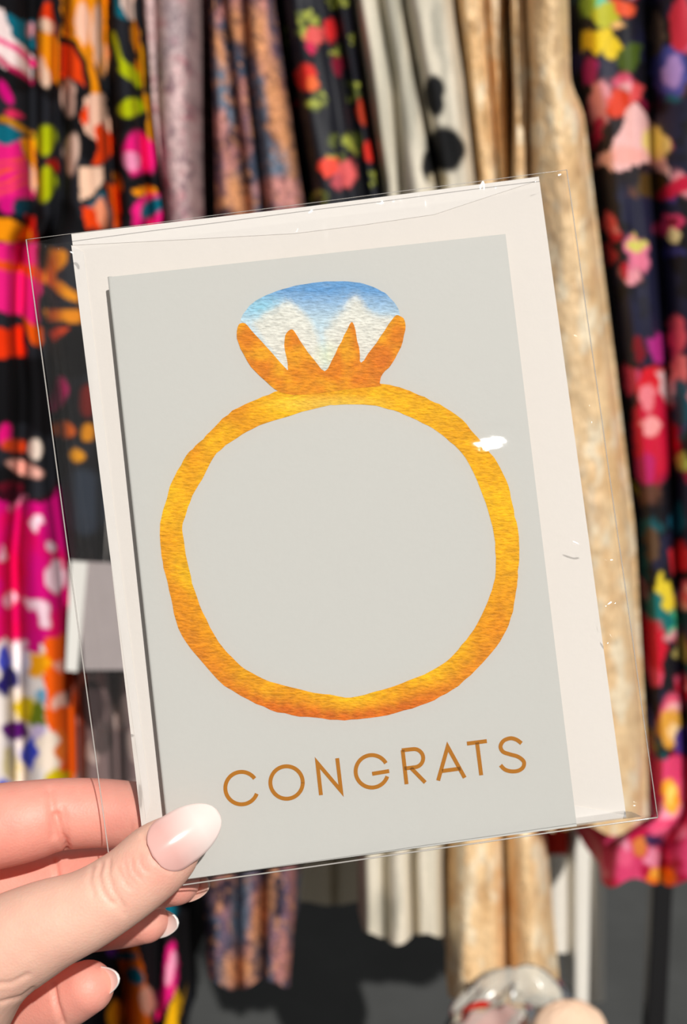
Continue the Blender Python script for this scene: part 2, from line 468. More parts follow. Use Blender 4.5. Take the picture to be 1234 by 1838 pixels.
def mauve(x, y):
    p = Print(x, y, (224, 192, 190), 3, 6)
    p.noise((140, 108, 118), 0.5, 0.72, 9, 16, 3, 0.8); p.noise((240, 206, 200), 0.5, 0.7, 40, 90, 7, 0.8)
    p.noise((206, 130, 140), 0.6, 0.75, 12, 12, 9, 0.6); p.noise((150, 140, 146), 0.55, 0.7, 90, 140, 15, 0.6)
    return p.c
def paisley(x, y):
    p = Print(x, y, (78, 88, 108), 5, 7)
    p.noise((196, 130, 122), 0.50, 0.62, 34, 80, 21, 0.85); p.noise((126, 96, 112), 0.5, 0.66, 22, 60, 25, 0.8)
    p.noise((28, 30, 44), 0.56, 0.66, 40, 70, 29, 0.9)
    for (cx, cy, rx, ry, a) in [(460, 60, 22, 48, -8), (425, 45, 14, 34, -12), (392, 90, 9, 40, -12), (500, 200, 17, 110, -12), (516, 280, 13, 46, -8), (430, 350, 20, 40, -20), (392, 360, 26, 10, 0), (470, 1640, 16, 60, 12), (430, 1740, 30, 26, 0)]:
        p.E(cx, cy, rx, ry, (216, 150, 104), a, 0.8)
    for (cx, cy, rx, ry, a) in [(466, 200, 13, 90, -8), (492, 300, 26, 40, 0), (400, 160, 12, 60, -14), (432, 1640, 16, 70, 4), (405, 200, 14, 34, -10)]:
        p.E(cx, cy, rx, ry, (108, 122, 140), a, 0.7)
    for (cx, cy, rx, ry, a) in [(500, 340, 40, 22, 0), (520, 350, 24, 26, 0), (395, 225, 15, 30, 0), (340, 1690, 16, 50, 0)]:
        p.E(cx, cy, rx, ry, (214, 148, 140), a, 0.7)
    p.noise((214, 150, 110), 0.6, 0.74, 7, 9, 33, 0.7, 2); p.noise((60, 50, 66), 0.62, 0.74, 6, 8, 36, 0.7, 2)
    return p.c
def cherry(x, y):
    p = Print(x, y, (24, 25, 34), 7, 9, 9)
    Y1, Y2, R1, R2 = (170, 176, 70), (96, 104, 44), (236, 48, 36), (240, 96, 92)
    def leaf(cx, cy, rx, ry, s):
        q = np.random.default_rng(s)
        for i in range(12):
            p.E(cx + q.uniform(-.75, .75) * rx, cy + q.uniform(-.75, .75) * ry, rx * .36, ry * .2, [Y1, Y2][i % 2], q.uniform(0, 180))
    leaf(552, 45, 24, 34, 1); leaf(508, 70, 12, 30, 2); leaf(606, 5, 22, 18, 3); leaf(566, 180, 22, 22, 4); leaf(634, 165, 15, 20, 5); leaf(620, 265, 40, 26, 6); leaf(640, 70, 12, 14, 12)
    leaf(576, 350, 16, 16, 7); leaf(672, 318, 8, 20, 8); leaf(604, 90, 9, 16, 9)
    p.E(566, 66, 18, 17, R2); p.E(557, 86, 9, 9, (220, 40, 90)); p.E(595, 55, 11, 20, (230, 36, 40), -8); p.E(606, 118, 10, 18, (140, 20, 50), -8)
    p.E(549, 138, 19, 24, R1); p.E(562, 150, 9, 14, (250, 110, 50)); p.E(590, 300, 19, 18, (250, 72, 50)); p.E(622, 312, 19, 24, (240, 100, 100)); p.E(605, 326, 8, 16, (200, 80, 90))
    p.E(651, 202, 11, 22, (196, 60, 30)); p.E(664, 272, 12, 20, R1); p.E(524, 188, 10, 16, (150, 10, 24))
    for i in range(26):
        q = np.random.default_rng(90 + i)
        cx, cy = q.uniform(540, 720), 420 + 46 * i
        leaf(cx, cy, 24, 22, 200 + i); p.E(cx + q.uniform(-14, 14), cy + 30, 17, 19, [R1, R2][i % 2])
    p.E(472, 1605, 16, 16, (220, 60, 20)); p.E(474, 1668, 14, 16, (216, 80, 50))
    return p.c
def sage(x, y):
    p = Print(x, y, (218, 210, 190), 4, 11)
    p.noise((232, 222, 202), 0.45, 0.65, 30, 200, 41, 0.8); p.noise((158, 156, 142), 0.55, 0.7, 24, 160, 44, 0.6)
    K = (30, 30, 31)
    p.E(781, 170, 18, 38, K, -6); p.E(800, 268, 34, 42, K, -20); p.E(770, 300, 14, 30, K); p.E(788, 322, 20, 12, (214, 200, 170))
    p.E(720, 480, 30, 44, K); p.E(830, 560, 34, 46, K); p.E(700, 700, 30, 44, K); p.E(800, 820, 30, 44, K); p.E(710, 1000, 34, 44, K); p.E(790, 1200, 30, 46, K); p.E(690, 1330, 30, 40, K)
    return p.c
def gold(x, y):
    p = Print(x, y, (248, 212, 162), 4, 13)
    p.noise((226, 180, 124), 0.5, 0.66, 12, 70, 51, 0.6); p.noise((254, 238, 206), 0.55, 0.7, 14, 40, 54, 0.8)
    p.noise((170, 122, 76), 0.62, 0.74, 20, 40, 57, 0.3)
    return p.c
def floral(x, y):
    p = Print(x, y, (15, 12, 20), 9, 15, 15)
    p.noise((26, 26, 52), 0.52, 0.6, 50, 60, 61)
    q = np.random.default_rng(17)
    pal = [(200, 14, 52), (226, 84, 116), (150, 12, 60), (60, 50, 120), (14, 86, 96), (232, 150, 160), (216, 200, 60), (96, 60, 46)]
    for i in range(150):
        cx = q.uniform(1010, 1340); cy = q.uniform(-120, 1600)
        r = q.uniform(8, 20); k = q.integers(0, 8)
        dens = 0.45 if 300 < cy < 560 else 0.8
        if q.random() < dens and not (cx < 1130 and 420 < cy < 780):
            p.E(cx, cy, r, r * q.uniform(1.0, 1.9), pal[k], q.uniform(-60, 60), 0.4)
            if k in (0, 1): p.E(cx + 3, cy - 4, r * .5, r * .6, (246, 176, 180), q.uniform(-60, 60), 0.6)
    # the flowers one can make out
    p.E(1080, 30, 70, 60, (18, 18, 30)); p.E(1062, 10, 24, 24, (150, 190, 60)); p.E(1080, 8, 14, 14, (90, 200, 170)); p.E(1085, 26, 24, 20, (190, 190, 40)); p.E(1118, 12, 26, 14, (240, 90, 50), 30)
    for (a, b, r) in [(1058, 72, 21), (1084, 62, 16), (1103, 88, 17), (1072, 84, 15)]: p.E(a, b, r, r, (236, 204, 24))
    p.E(1110, 45, 12, 10, (244, 190, 120)); p.E(1060, 130, 16, 24, (166, 20, 110)); p.E(1130, 105, 18, 30, (70, 90, 20), 20)
    p.E(1105, 250, 70, 90, (22, 10, 18))
    p.E(1075, 190, 22, 46, (226, 150, 160), 10); p.E(1070, 236, 10, 32, (176, 20, 70), 15); p.E(1112, 185, 26, 22, (222, 60, 24), -30); p.E(1140, 165, 12, 20, (230, 80, 80), 20)
    p.P([(1104, 262), (1120, 205), (1150, 180), (1166, 220), (1186, 232), (1202, 290), (1200, 322), (1180, 300), (1150, 296), (1116, 312), (1062, 292), (1066, 284)], (246, 190, 186))
    p.E(1180, 258, 24, 34, (242, 218, 130), -20); p.E(1128, 280, 30, 18, (250, 176, 166)); p.E(1170, 330, 26, 24, (80, 56, 16), 20)
    p.E(1205, 130, 34, 44, (74, 76, 156)); p.E(1208, 130, 18, 28, (176, 140, 204)); p.E(1225, 45, 20, 50, (204, 40, 60)); p.E(1180, 60, 14, 40, (96, 76, 62))
    p.E(1215, 335, 40, 14, (204, 16, 60), -25); p.E(1092, 400, 18, 20, (236, 96, 100), -20); p.E(1205, 405, 28, 20, (222, 60, 110), -20); p.E(1210, 400, 14, 8, (120, 8, 30)); p.E(1212, 424, 13, 10, (240, 220, 160))
    p.E(1145, 455, 22, 34, (230, 120, 150), -20); p.E(1146, 440, 16, 12, (214, 206, 100)); p.E(1122, 485, 10, 14, (196, 16, 50)); p.E(1212, 450, 22, 12, (46, 44, 104)); p.E(1092, 450, 12, 26, (200, 60, 70), -10)
    p.E(1215, 600, 18, 36, (226, 84, 100)); p.E(1220, 665, 18, 30, (236, 120, 120)); p.E(1182, 625, 16, 28, (176, 40, 130)); p.E(1148, 625, 10, 26, (120, 8, 24))
    p.E(1172, 690, 26, 34, (220, 22, 40)); p.E(1128, 680, 20, 26, (200, 60, 96)); p.E(1176, 780, 42, 80, (206, 16, 56), -4); p.E(1168, 765, 17, 20, (246, 160, 160)); p.E(1165, 715, 14, 24, (240, 130, 140)); p.E(1195, 700, 11, 34, (232, 196, 196), -20); p.E(1160, 840, 22, 28, (186, 30, 100)); p.E(1222, 720, 16, 44, (12, 78, 96)); p.E(1226, 830, 12, 20, (176, 196, 90))
    p.E(1172, 980, 14, 30, (90, 66, 46)); p.E(1222, 1000, 16, 30, (206, 40, 50)); p.E(1215, 930, 14, 30, (16, 84, 106))
    p.E(1195, 1075, 15, 46, (222, 200, 40), -16); p.E(1205, 1118, 16, 22, (80, 200, 140)); p.E(1185, 1100, 26, 40, (16, 110, 110), -20); p.E(1195, 1070, 10, 34, (230, 206, 50), -16)
    p.E(1170, 1170, 26, 58, (206, 10, 44)); p.E(1172, 1215, 20, 20, (226, 70, 100)); p.E(1226, 1165, 13, 24, (176, 160, 90))
    p.E(1205, 1310, 24, 34, (222, 160, 60)); p.E(1215, 1318, 14, 20, (244, 208, 150)); p.E(1165, 1310, 14, 14, (90, 100, 170)); p.E(1172, 1340, 10, 10, (210, 190, 60)); p.E(1228, 1330, 14, 30, (76, 50, 130))
    p.P([(1040, 1400), (1110, 1410), (1180, 1360), (1340, 1370), (1340, 1640), (1040, 1640)], (222, 64, 112))
    p.noise((240, 130, 160), 0.5, 0.62, 22, 26, 77, 0.0)
    for i in range(26):
        cx = q.uniform(1060, 1300); cy = q.uniform(1400, 1600)
        p.E(cx, cy, q.uniform(8, 18), q.uniform(10, 24), [(206, 10, 70), (244, 150, 176), (180, 8, 60), (236, 90, 130)][i % 4], q.uniform(0, 90), 0.5)
    p.E(1205, 1430, 16, 28, (250, 170, 40), -10); p.E(1205, 1428, 8, 18, (255, 220, 110)); p.E(1150, 1520, 12, 18, (226, 130, 60)); p.E(1175, 1510, 16, 14, (60, 36, 80)); p.E(1190, 1572, 26, 18, (250, 130, 20)); p.E(1182, 1570, 12, 10, (255, 190, 70))
    return p.c

def retro_a(x, y):
    c = retro(x, y); m = magenta(x, y)
    k = (y + 10 * np.sin(x / 14.0)) > 886
    c[k] = m[k]
    return c
garment('retro_print_dress', 'dress at the far left edge, orange and pink swirls above, magenta floral below', 'dress',
        [(-150, -70, 64, 104), (0, -70, 62, 104), (150, -70, 62, 102), (400, -70, 66, 100), (440, -70, 40, 72), (600, -70, 36, 72), (700, -70, 44, 84), (860, -70, 40, 92), (1000, -70, 26, 112), (1150, -70, 30, 126), (1400, -70, 36, 132), (1570, -70, 40, 134)], 1.235, 0.07, M_FABRIC, retro_a, 1570, G_RACK, gap=0.13, sharp=0.45, seed=3)
garment('retro_print_dress', 'long black retro print dress with lime and pink shapes, second from the left edge', 'dress',
        [(-150, 108, 190, 236, 250), (0, 108, 190, 240, 254), (140, 108, 194, 250, 266), (300, 108, 204, 262, 284), (400, 106, 214, 276, 298), (445, 76, 200, 250, 270), (620, 78, 190, 240, 262), (700, 92, 190, 236, 262), (1000, 122, 190, 226, 256), (1300, 138, 210, 270, 300), (1640, 142, 220, 285, 322), (1870, 150, 225, 285, 330)], 1.265, 0.08, M_FABRIC, retro_b, 1870, G_RACK, gap=0.13, sharp=0.45, seed=5)
garment('mauve_speckled_dress', 'dusty mauve speckled dress beside the black retro print', 'dress',
        [(-150, 254, 276, 344), (0, 258, 278, 345), (200, 274, 284, 346), (300, 288, 292, 347), (400, 302, 306, 350), (900, 268, 300, 360), (1300, 306, 330, 362), (1560, 328, 345, 362)], 1.235, 0.05, M_CREPE, mauve, 1600, G_RACK, sharp=0.30, seed=7)
garment('mottled_paisley_dress', 'slate blue and orange mottled dress with narrow slanted folds', 'dress',
        [(-150, 374, 394, 430, 488), (0, 378, 402, 438, 492), (130, 382, 416, 446, 512), (260, 386, 432, 462, 530), (390, 388, 446, 476, 550), (1000, 370, 430, 480, 532), (1640, 366, 424, 470, 530), (1760, 376, 427, 470, 520)], 1.24, 0.065, M_CREPE, paisley, 1762, G_RACK, sharp=0.42, seed=8)
garment('cherry_print_dress', 'black dress printed with red cherries and lime green leaves', 'dress',
        [(-150, 500, 590, 624), (0, 506, 598, 630), (200, 534, 634, 656), (370, 562, 664, 686), (1000, 545, 630, 672), (1500, 540, 590, 640)], 1.25, 0.06, M_SATIN, cherry, 1470, G_RACK, sharp=0.36, seed=9)
garment('sage_dotted_dress', 'pale sage gauze dress with large black dots', 'dress',
        [(-150, 634, 670, 716, 804), (0, 640, 680, 724, 812), (150, 664, 706, 752, 834), (340, 694, 720, 790, 854), (1000, 682, 730, 780, 824), (1540, 650, 690, 740, 794), (1680, 652, 692, 744, 796)], 1.235, 0.055, M_GAUZE, sage, 1678, G_RACK, sharp=0.45, seed=10)
garment('gold_crinkled_dress', 'long tan gold crinkled dress whose hem shows below the card', 'dress',
        [(-150, 816, 868, 905), (0, 822, 872, 904), (200, 846, 886, 910), (330, 864, 894, 914), (1000, 834, 880, 926), (1460, 806, 904, 958), (1490, 806, 906, 980), (1600, 806, 910, 990), (1790, 806, 914, 1008)], 1.25, 0.06, M_GOLD, gold, 1780, G_RACK, sharp=0.45, seed=11, crinkle=0.0018)
garment('gold_crinkled_dress', 'wide tan gold crinkled dress flaring out to the right behind the card', 'dress',
        [(-150, 922, 940, 1018), (0, 918, 942, 1020), (150, 924, 950, 1024), (200, 924, 948, 1048), (320, 922, 950, 1062), (650, 938, 960, 1104), (950, 944, 980, 1140), (1350, 968, 1000, 1162), (1480, 968, 1000, 1164)], 1.21, 0.06, M_GOLD, gold, 1478, G_RACK, sharp=0.34, seed=12, crinkle=0.0018, back=0.22)
garment('dark_floral_dress', 'black dress with pink, red and yellow flowers at the right edge', 'dress',
        [(-150, 1040, 1160, 1330), (0, 1042, 1160, 1330), (150, 1050, 1164, 1330), (200, 1066, 1168, 1330), (320, 1082, 1172, 1330), (650, 1122, 1196, 1330), (950, 1156, 1210, 1330), (1350, 1178, 1230, 1330), (1470, 1178, 1230, 1330), (1505, 1090, 1190, 1330), (1590, 1078, 1186, 1330)], 1.27, 0.05, M_SATIN, floral, 1575, G_RACK, sharp=0.40, seed=13)

# rear row: red top and white trousers
def flat_col(rgb):
    return lambda x, y: np.broadcast_to(lin(rgb), x.shape + (3,)).copy()
def banded(x, y):
    c = flat_col((238, 230, 216))(x, y); c[(y > 1440) & (y < 1536)] = lin((196, 40, 24))
    return c
garment('white_dress', 'narrow white dress with a red band, behind the gold dress hem', 'dress',
        [(500, 950, 980, 1016), (1716, 950, 984, 1020)], 1.78, 0.03, M_GAUZE, banded, 1712, None, top=300, rail=REAR_Y, seed=21, back=0.10, hemwave=3, sharp=0.35)
garment('white_dress', 'longer plain white dress hanging just left of the pink floral hem', 'dress',
        [(500, 1028, 1060, 1088), (1806, 1028, 1062, 1086)], 1.78, 0.03, M_GAUZE, flat_col((240, 234, 222)), 1800, None, top=300, rail=REAR_Y, seed=22, back=0.10, hemwave=3, sharp=0.35)
garment('beige_skirt', 'beige skirt hem in the rear row between the mottled and sage dresses', 'skirt',
        [(500, 540, 600, 660), (1622, 530, 600, 664)], 1.74, 0.03, M_GAUZE, flat_col((206, 194, 170)), 1618, None, top=300, rail=REAR_Y, seed=23, back=0.10, hemwave=4, sharp=0.3)

# hang tag between the dresses
def tag_slab(name, pts, Y, th, mat, parent=None):
    A = at_y(np.array([p[0] for p in pts]), np.array([p[1] for p in pts]), np.full(len(pts), Y))
    B = A + np.array([0, th, 0]); n = len(pts)
    F = [list(range(n)), list(range(2 * n - 1, n - 1, -1))] + [[i, i + n, (i + 1) % n + n, (i + 1) % n] for i in range(n)]
    return mesh_obj(name, np.concatenate([A, B]), F, mat, parent, False)
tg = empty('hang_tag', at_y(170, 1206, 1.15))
tag(tg, 'white cardboard hang tag with its shaded part coloured grey, seen through the sleeve beside the magenta skirt', 'tag')
tag_slab('tag_card', [(138, 1008), (262, 1014), (252, 1202), (150, 1203)], 1.1475, 0.002, M_TAGSHADE, tg)  # shaded part of the white tag, shade held in the colour
tag_slab('tag_lit_strip', [(127, 1007), (157, 1010), (139, 1206), (118, 1204)], 1.146, 0.0015, M_TAG, tg)
V, F = tube([at_y(190, 1012, 1.148), at_y(196, 900, 1.15), at_y(205, 700, 1.155), at_y(214, 520, 1.16), at_y(214, 505, 1.19)], 0.0006, 6)
mesh_obj('string', V, F, M_TAG, tg)

# ------------------------------------------------------------------ plastic bag on a stand, low in front
BY = 1.06
def film_mat(name, tint, base_alpha, rough, gloss=0.5, wr=0.0, wscale=60):
    m, nt, b, out = new_mat(name)
    nt.nodes.remove(b)
    tr_ = N(nt, 'ShaderNodeBsdfTransparent'); tr_.inputs[0].default_value = (0.985, 0.985, 0.985, 1)
    df = N(nt, 'ShaderNodeBsdfDiffuse'); df.inputs[0].default_value = lin4(tint)
    tl = N(nt, 'ShaderNodeBsdfTranslucent'); tl.inputs[0].default_value = lin4(tint)
    gl = N(nt, 'ShaderNodeBsdfGlossy'); gl.inputs['Roughness'].default_value = rough
    ad = N(nt, 'ShaderNodeMixShader'); ad.inputs[0].default_value = 0.2
    nt.links.new(df.outputs[0], ad.inputs[1]); nt.links.new(tl.outputs[0], ad.inputs[2])
    m1 = N(nt, 'ShaderNodeMixShader'); m1.inputs[0].default_value = base_alpha
    nt.links.new(tr_.outputs[0], m1.inputs[1]); nt.links.new(ad.outputs[0], m1.inputs[2])
    fr_ = N(nt, 'ShaderNodeFresnel'); fr_.inputs[0].default_value = 1.45
    mu = N(nt, 'ShaderNodeMath', operation='MULTIPLY'); mu.inputs[1].default_value = gloss
    nt.links.new(fr_.outputs[0], mu.inputs[0])
    m2 = N(nt, 'ShaderNodeMixShader'); nt.links.new(mu.outputs[0], m2.inputs[0])
    nt.links.new(m1.outputs[0], m2.inputs[1]); nt.links.new(gl.outputs[0], m2.inputs[2])
    nt.links.new(m2.outputs[0], out.inputs[0])
    if wr:
        tc = N(nt, 'ShaderNodeTexCoord'); nz = N(nt, 'ShaderNodeTexNoise'); nz.inputs['Scale'].default_value = wscale
        nz.inputs['Detail'].default_value = 6
        bp = N(nt, 'ShaderNodeBump'); bp.inputs['Strength'].default_value = wr; bp.inputs['Distance'].default_value = 0.001
        nt.links.new(tc.outputs['Object'], nz.inputs['Vector']); nt.links.new(nz.outputs['Fac'], bp.inputs['Height'])
        nt.links.new(bp.outputs['Normal'], gl.inputs['Normal'])
    return m
M_BAG = film_mat('cloudy_plastic', (244, 244, 232), 0.5, 0.15, 1.0, 0.5, 60)
def blob(name, cpx, cpy, Y, rx, ry, rz, mat, amp, seed, parent=None, peaks=0.0):
    nth, nph = 40, 64
    th = np.linspace(0.0, math.pi, nth)[:, None]; ph = np.linspace(0, 2 * np.pi, nph, endpoint=False)[None, :]
    k = fbm(np.cos(ph) * 1.6 + 5 + th, np.sin(ph) * 1.6 + 9 + th * 1.4, 4, seed) - 0.5
    r = 1 + amp * k * 2 + peaks * np.clip(np.cos(th), 0, 1) ** 2 * np.sin(3 * ph + 1)
    c = at_y(cpx, cpy, Y)
    V = np.stack([c[0] + rx * r * np.sin(th) * np.cos(ph), c[1] + ry * r * np.sin(th) * np.sin(ph), c[2] + rz * r * np.cos(th) * np.ones_like(ph)], -1)
    return mesh_obj(name, V.reshape(-1, 3), grid_faces(nth, nph, True), mat, parent)
bag = o = blob('plastic_bag', 925, 1880, BY, 0.082, 0.055, 0.064, M_BAG, 0.42, 31, None, 0.22)
tag(o, 'crumpled cloudy plastic bag at the bottom edge below the gold dress', 'bag')
o = blob('red_bundle', 880, 1866, BY - 0.012, 0.036, 0.026, 0.034, M_RED, 0.3, 33)
tag(o, 'crumpled red cloth inside the plastic bag', 'cloth')
M_CREAM = plain('cream_cotton', (244, 208, 178), 0.85, 0.2, 0.2, 300, 0.06)
o = blob('cream_bundle', 1020, 1862, BY - 0.075, 0.034, 0.022, 0.034, M_CREAM, 0.12, 35)
tag(o, 'rounded cream cloth bundle beside the plastic bag', 'cloth')
zt = bag.location.z - 0.001
st = empty('display_stool', (bag.location.x, 1.03, 0))
tag(st, 'small pale wooden stool under the plastic bag', 'stool')
M_WOOD = plain('pale_wood', (190, 160, 122), 0.6, 0.3, 0.2, 40, 0.2)
sx0 = bag.location.x
box('seat', sx0 - 0.16, sx0 + 0.16, 0.93, 1.13, zt - 0.03, zt, M_WOOD, st, 0.004)
for ax_ in (-0.13, 0.13):
    for ay_ in (0.95, 1.11):
        box('leg', sx0 + ax_ - 0.014, sx0 + ax_ + 0.014, ay_ - 0.014, ay_ + 0.014, 0, zt - 0.03, M_WOOD, st, 0.003)
# ------------------------------------------------------------------ the card plane
NP = np.array([0.045, -1.0, 0.040])                 # leans a little right and up
NW = NP[0] * RT + NP[1] * FW + NP[2] * UP
NW /= np.linalg.norm(NW)
P0 = at_depth(620.0, 1000.0, 0.310)
def on_card(px, py, off=0.0):
    """Point of the plane lying `off` metres in front of the card face."""
    r = ray(px, py)
    t = ((P0 + NW * off - CAM) @ NW) / (r @ NW)
    return CAM + r * t[..., None]
def arr(pts):
    a = np.asarray(pts, float); return a[:, 0], a[:, 1]
def slab(name, pts, off, th, mat, parent=None, smooth=False, warp=None):
    x, y = arr(pts)
    A = on_card(x, y, off); B = A - NW * th; n = len(x)
    F = [list(range(n))[::-1], list(range(n, 2 * n))] + [[i, (i + 1) % n, (i + 1) % n + n, i + n] for i in range(n)]
    return mesh_obj(name, np.concatenate([A, B]), F, mat, parent, smooth)
def spline(pts, closed=True, k=4):
    p = np.asarray(pts, float); n = len(p); out = []
    for i in range(n if closed else n - 1):
        a, b, c, d = (p[(i + j) % n] if closed else p[min(max(i + j, 0), n - 1)] for j in (-1, 0, 1, 2))
        for t in np.linspace(0, 1, k, endpoint=False):
            out.append(0.5 * ((2 * b) + (-a + c) * t + (2 * a - 5 * b + 4 * c - d) * t * t + (-a + 3 * b - 3 * c + d) * t ** 3))
    if not closed: out.append(p[-1])
    return np.array(out)

# --- envelope behind the card
ENV = [(128, 420), (550, 371), (968, 317), (1047, 890), (1125, 1467), (700, 1525), (266, 1585), (198, 1000)]
env = empty('envelope', on_card(700.0, 1525.0, -0.0060))
tag(env, 'plain white paper envelope tucked behind the ring card', 'envelope')
slab('body', ENV, -0.0060, 0.0005, M_ENV, env)
slab('flap', [(128, 420), (550, 371), (968, 317), (960, 326), (880, 352), (780, 385), (650, 404), (530, 419), (330, 430), (131, 440)], -0.00588, 0.0001, M_ENVEDGE, env)
slab('bottom_flap', [(600, 1440), (1036, 1447), (1085, 1455), (1123, 1467), (700, 1524), (420, 1562)], -0.00584, 0.00014, M_ENVEDGE, env)
slab('side_flap', [(128, 440), (150, 452), (215, 1000), (270, 1440), (262, 1470), (198, 1000)], -0.0058, 0.00018, M_ENVEDGE, env)

# --- greeting card: two leaves joined along the left fold
CARD = [(198, 497), (908, 420), (1036, 1483), (315, 1581)]
card = empty('greeting_card', on_card(680.0, 1530.0, 0.0))
tag(card, 'pale grey greeting card painted with a gold diamond ring and lettering', 'card')
slab('front_leaf', CARD, 0.0, 0.0004, M_CARD, card)
slab('back_leaf', [(200, 501), (906, 425), (1031, 1480), (316, 1578)], -0.0009, 0.0004, M_CARD, card)
fx = np.linspace(198, 315, 12); fy = np.linspace(497, 1581, 12)
V, F = tube(on_card(fx, fy, -0.00065), 0.00065, 10)
mesh_obj('fold', V, F, M_CARD, card)

def patch(name, outline, colour, off, parent, holes=(), sp=3.0, mat=None):
    """Painted area: outline triangulated finely, pigment stored per vertex."""
    out = np.asarray(outline, float)
    pts = [Vector(p) for p in out]; n = len(pts)
    edges = [(i, (i + 1) % n) for i in range(n)]
    for h in holes:
        b = len(pts); m = len(h)
        pts += [Vector(p) for p in h]; edges += [(b + i, b + (i + 1) % m) for i in range(m)]
    gx, gy = np.meshgrid(np.arange(out[:, 0].min(), out[:, 0].max(), sp), np.arange(out[:, 1].min(), out[:, 1].max(), sp))
    gx = gx + sp * 0.4 * (RNG.random(gx.shape) - 0.5); gy = gy + sp * 0.4 * (RNG.random(gx.shape) - 0.5)
    ins = in_poly(gx, gy, out)
    for h in holes: ins &= ~in_poly(gx, gy, h)
    pts += [Vector((a, b)) for a, b in zip(gx[ins], gy[ins])]
    vo, _, fo, *_ = delaunay_2d_cdt(pts, edges, [], 0, 1e-4)
    v = np.array([p[:] for p in vo]); f = np.array([t for t in fo])
    c = v[f].mean(1)
    keep = in_poly(c[:, 0], c[:, 1], out)
    for h in holes: keep &= ~in_poly(c[:, 0], c[:, 1], np.asarray(h))
    f = f[keep]
    V = on_card(v[:, 0], v[:, 1], off)
    fl = f[0]; nn = np.cross(V[fl[1]] - V[fl[0]], V[fl[2]] - V[fl[0]])
    if nn @ NW < 0: f = f[:, ::-1]
    return mesh_obj(name, V, f, mat or M_PAINT, parent, False, colour(v[:, 0], v[:, 1]))
def mixc(a, b, k):
    return lin(a) * (1 - k[:, None]) + lin(b) * k[:, None]
def rough_edge(p, amp, seed):
    p = np.asarray(p, float)
    return p + amp * np.stack([fbm(p[:, 0] / 9, p[:, 1] / 9, 2, seed) - 0.5, fbm(p[:, 0] / 9, p[:, 1] / 9, 2, seed + 5) - 0.5], 1) * 2

OUT = [(504, 701), (461, 717), (418, 737), (384, 768), (358, 794), (335, 818), (314, 854), (299.5, 893), (288, 940), (288, 976), (294, 1019), (307, 1073), (321, 1127), (353, 1177), (404, 1231), (461, 1263), (511, 1281), (565, 1288), (619, 1292), (665, 1289), (726, 1276), (780, 1256), (823, 1231), (866, 1191), (898, 1152), (918, 1109), (927, 1062), (931, 1025), (933, 983), (929, 947), (920, 904), (909, 861), (887, 822), (858, 786), (830, 753), (790, 726), (754, 710), (718, 695), (683, 689), (639, 690), (591, 695), (542, 700)]
INN = [(660, 727), (619, 726), (583, 729), (529, 744), (465, 764), (425, 786), (389, 814), (368, 850), (346, 890), (332, 929), (328, 950), (334, 994), (346, 1048), (364, 1098), (393, 1152), (425, 1188), (461, 1213), (511, 1231), (565, 1243), (600, 1248), (629, 1252), (665, 1244), (708, 1231), (762, 1210), (801, 1188), (823, 1166), (851, 1130), (876, 1080), (889, 1037), (890, 990), (887, 958), (873, 904), (851, 850), (830, 814), (801, 786), (769, 764), (726, 744), (690, 732)]
OUTs = rough_edge(spline(OUT), 1.6, 3); INNs = rough_edge(spline(INN), 1.3, 6)
def band_col(x, y):
    d = lambda P: np.sqrt(((x[:, None] - P[None, ::2, 0]) ** 2 + (y[:, None] - P[None, ::2, 1]) ** 2).min(1))
    do, di = d(OUTs), d(INNs); t = di / (do + di + 1e-6)              # 0 inside, 1 outside
    st = fbm(x / 16 + y / 60, y / 7, 3, 11); big = fbm(x / 60, y / 60, 2, 14)
    c = mixc((226, 150, 2), (242, 186, 6), np.clip((big - 0.35) * 2.2, 0, 1))
    right = np.clip((x - 640) / 260, 0, 1) * np.clip((1120 - y) / 160, 0, 1)
    c = c * (1 - 0.75 * right[:, None]) + lin((242, 182, 0)) * 0.75 * right[:, None]
    low = np.clip((y - 1000) / 200, 0, 1) * np.clip((t - 0.15) / 0.6, 0, 1)
    c = c * (1 - 0.85 * low[:, None]) + lin((218, 126, 18)) * 0.85 * low[:, None]
    bot = np.clip((y - 1225) / 45, 0, 1) * np.clip((t - 0.45) / 0.35, 0, 1)
    c = c * (1 - 0.7 * bot[:, None]) + lin((208, 92, 6)) * 0.7 * bot[:, None]
    pale = np.clip(1 - np.hypot((x - 590) / 130, (y - 725) / 20), 0, 1)
    c = c * (1 - 0.75 * pale[:, None]) + lin((250, 214, 84)) * 0.75 * pale[:, None]
    ed = np.clip((t - 0.62) / 0.3, 0, 1) * np.clip((880 - y) / 100, 0, 1) * np.clip((st - 0.35) * 3, 0, 1)
    c = c * (1 - 0.5 * ed[:, None]) + lin((204, 122, 4)) * 0.5 * ed[:, None]
    return c * (0.80 + 0.42 * st[:, None])
ring = patch('ring_band', OUTs, band_col, 0.00006, card, [INNs])
GEM = spline([(431, 580), (448, 549), (477, 530), (519, 516), (561, 507.5), (613, 505), (655, 510), (685, 522), (704, 538), (718, 562), (712, 590), (690, 625), (668, 655), (630, 676), (580, 682), (520, 676), (478, 645), (448, 612)])
FL = np.array([(452, 578), (477, 560), (519, 537), (532, 548), (548, 562), (562, 580), (574, 604), (582, 640), (584, 668), (519, 668), (480, 620)])
FR = np.array([(582, 596), (600, 572), (616, 556), (630, 536), (640, 527), (652, 540), (660, 556), (680, 566), (714, 566), (690, 612), (655, 648), (590, 660)])
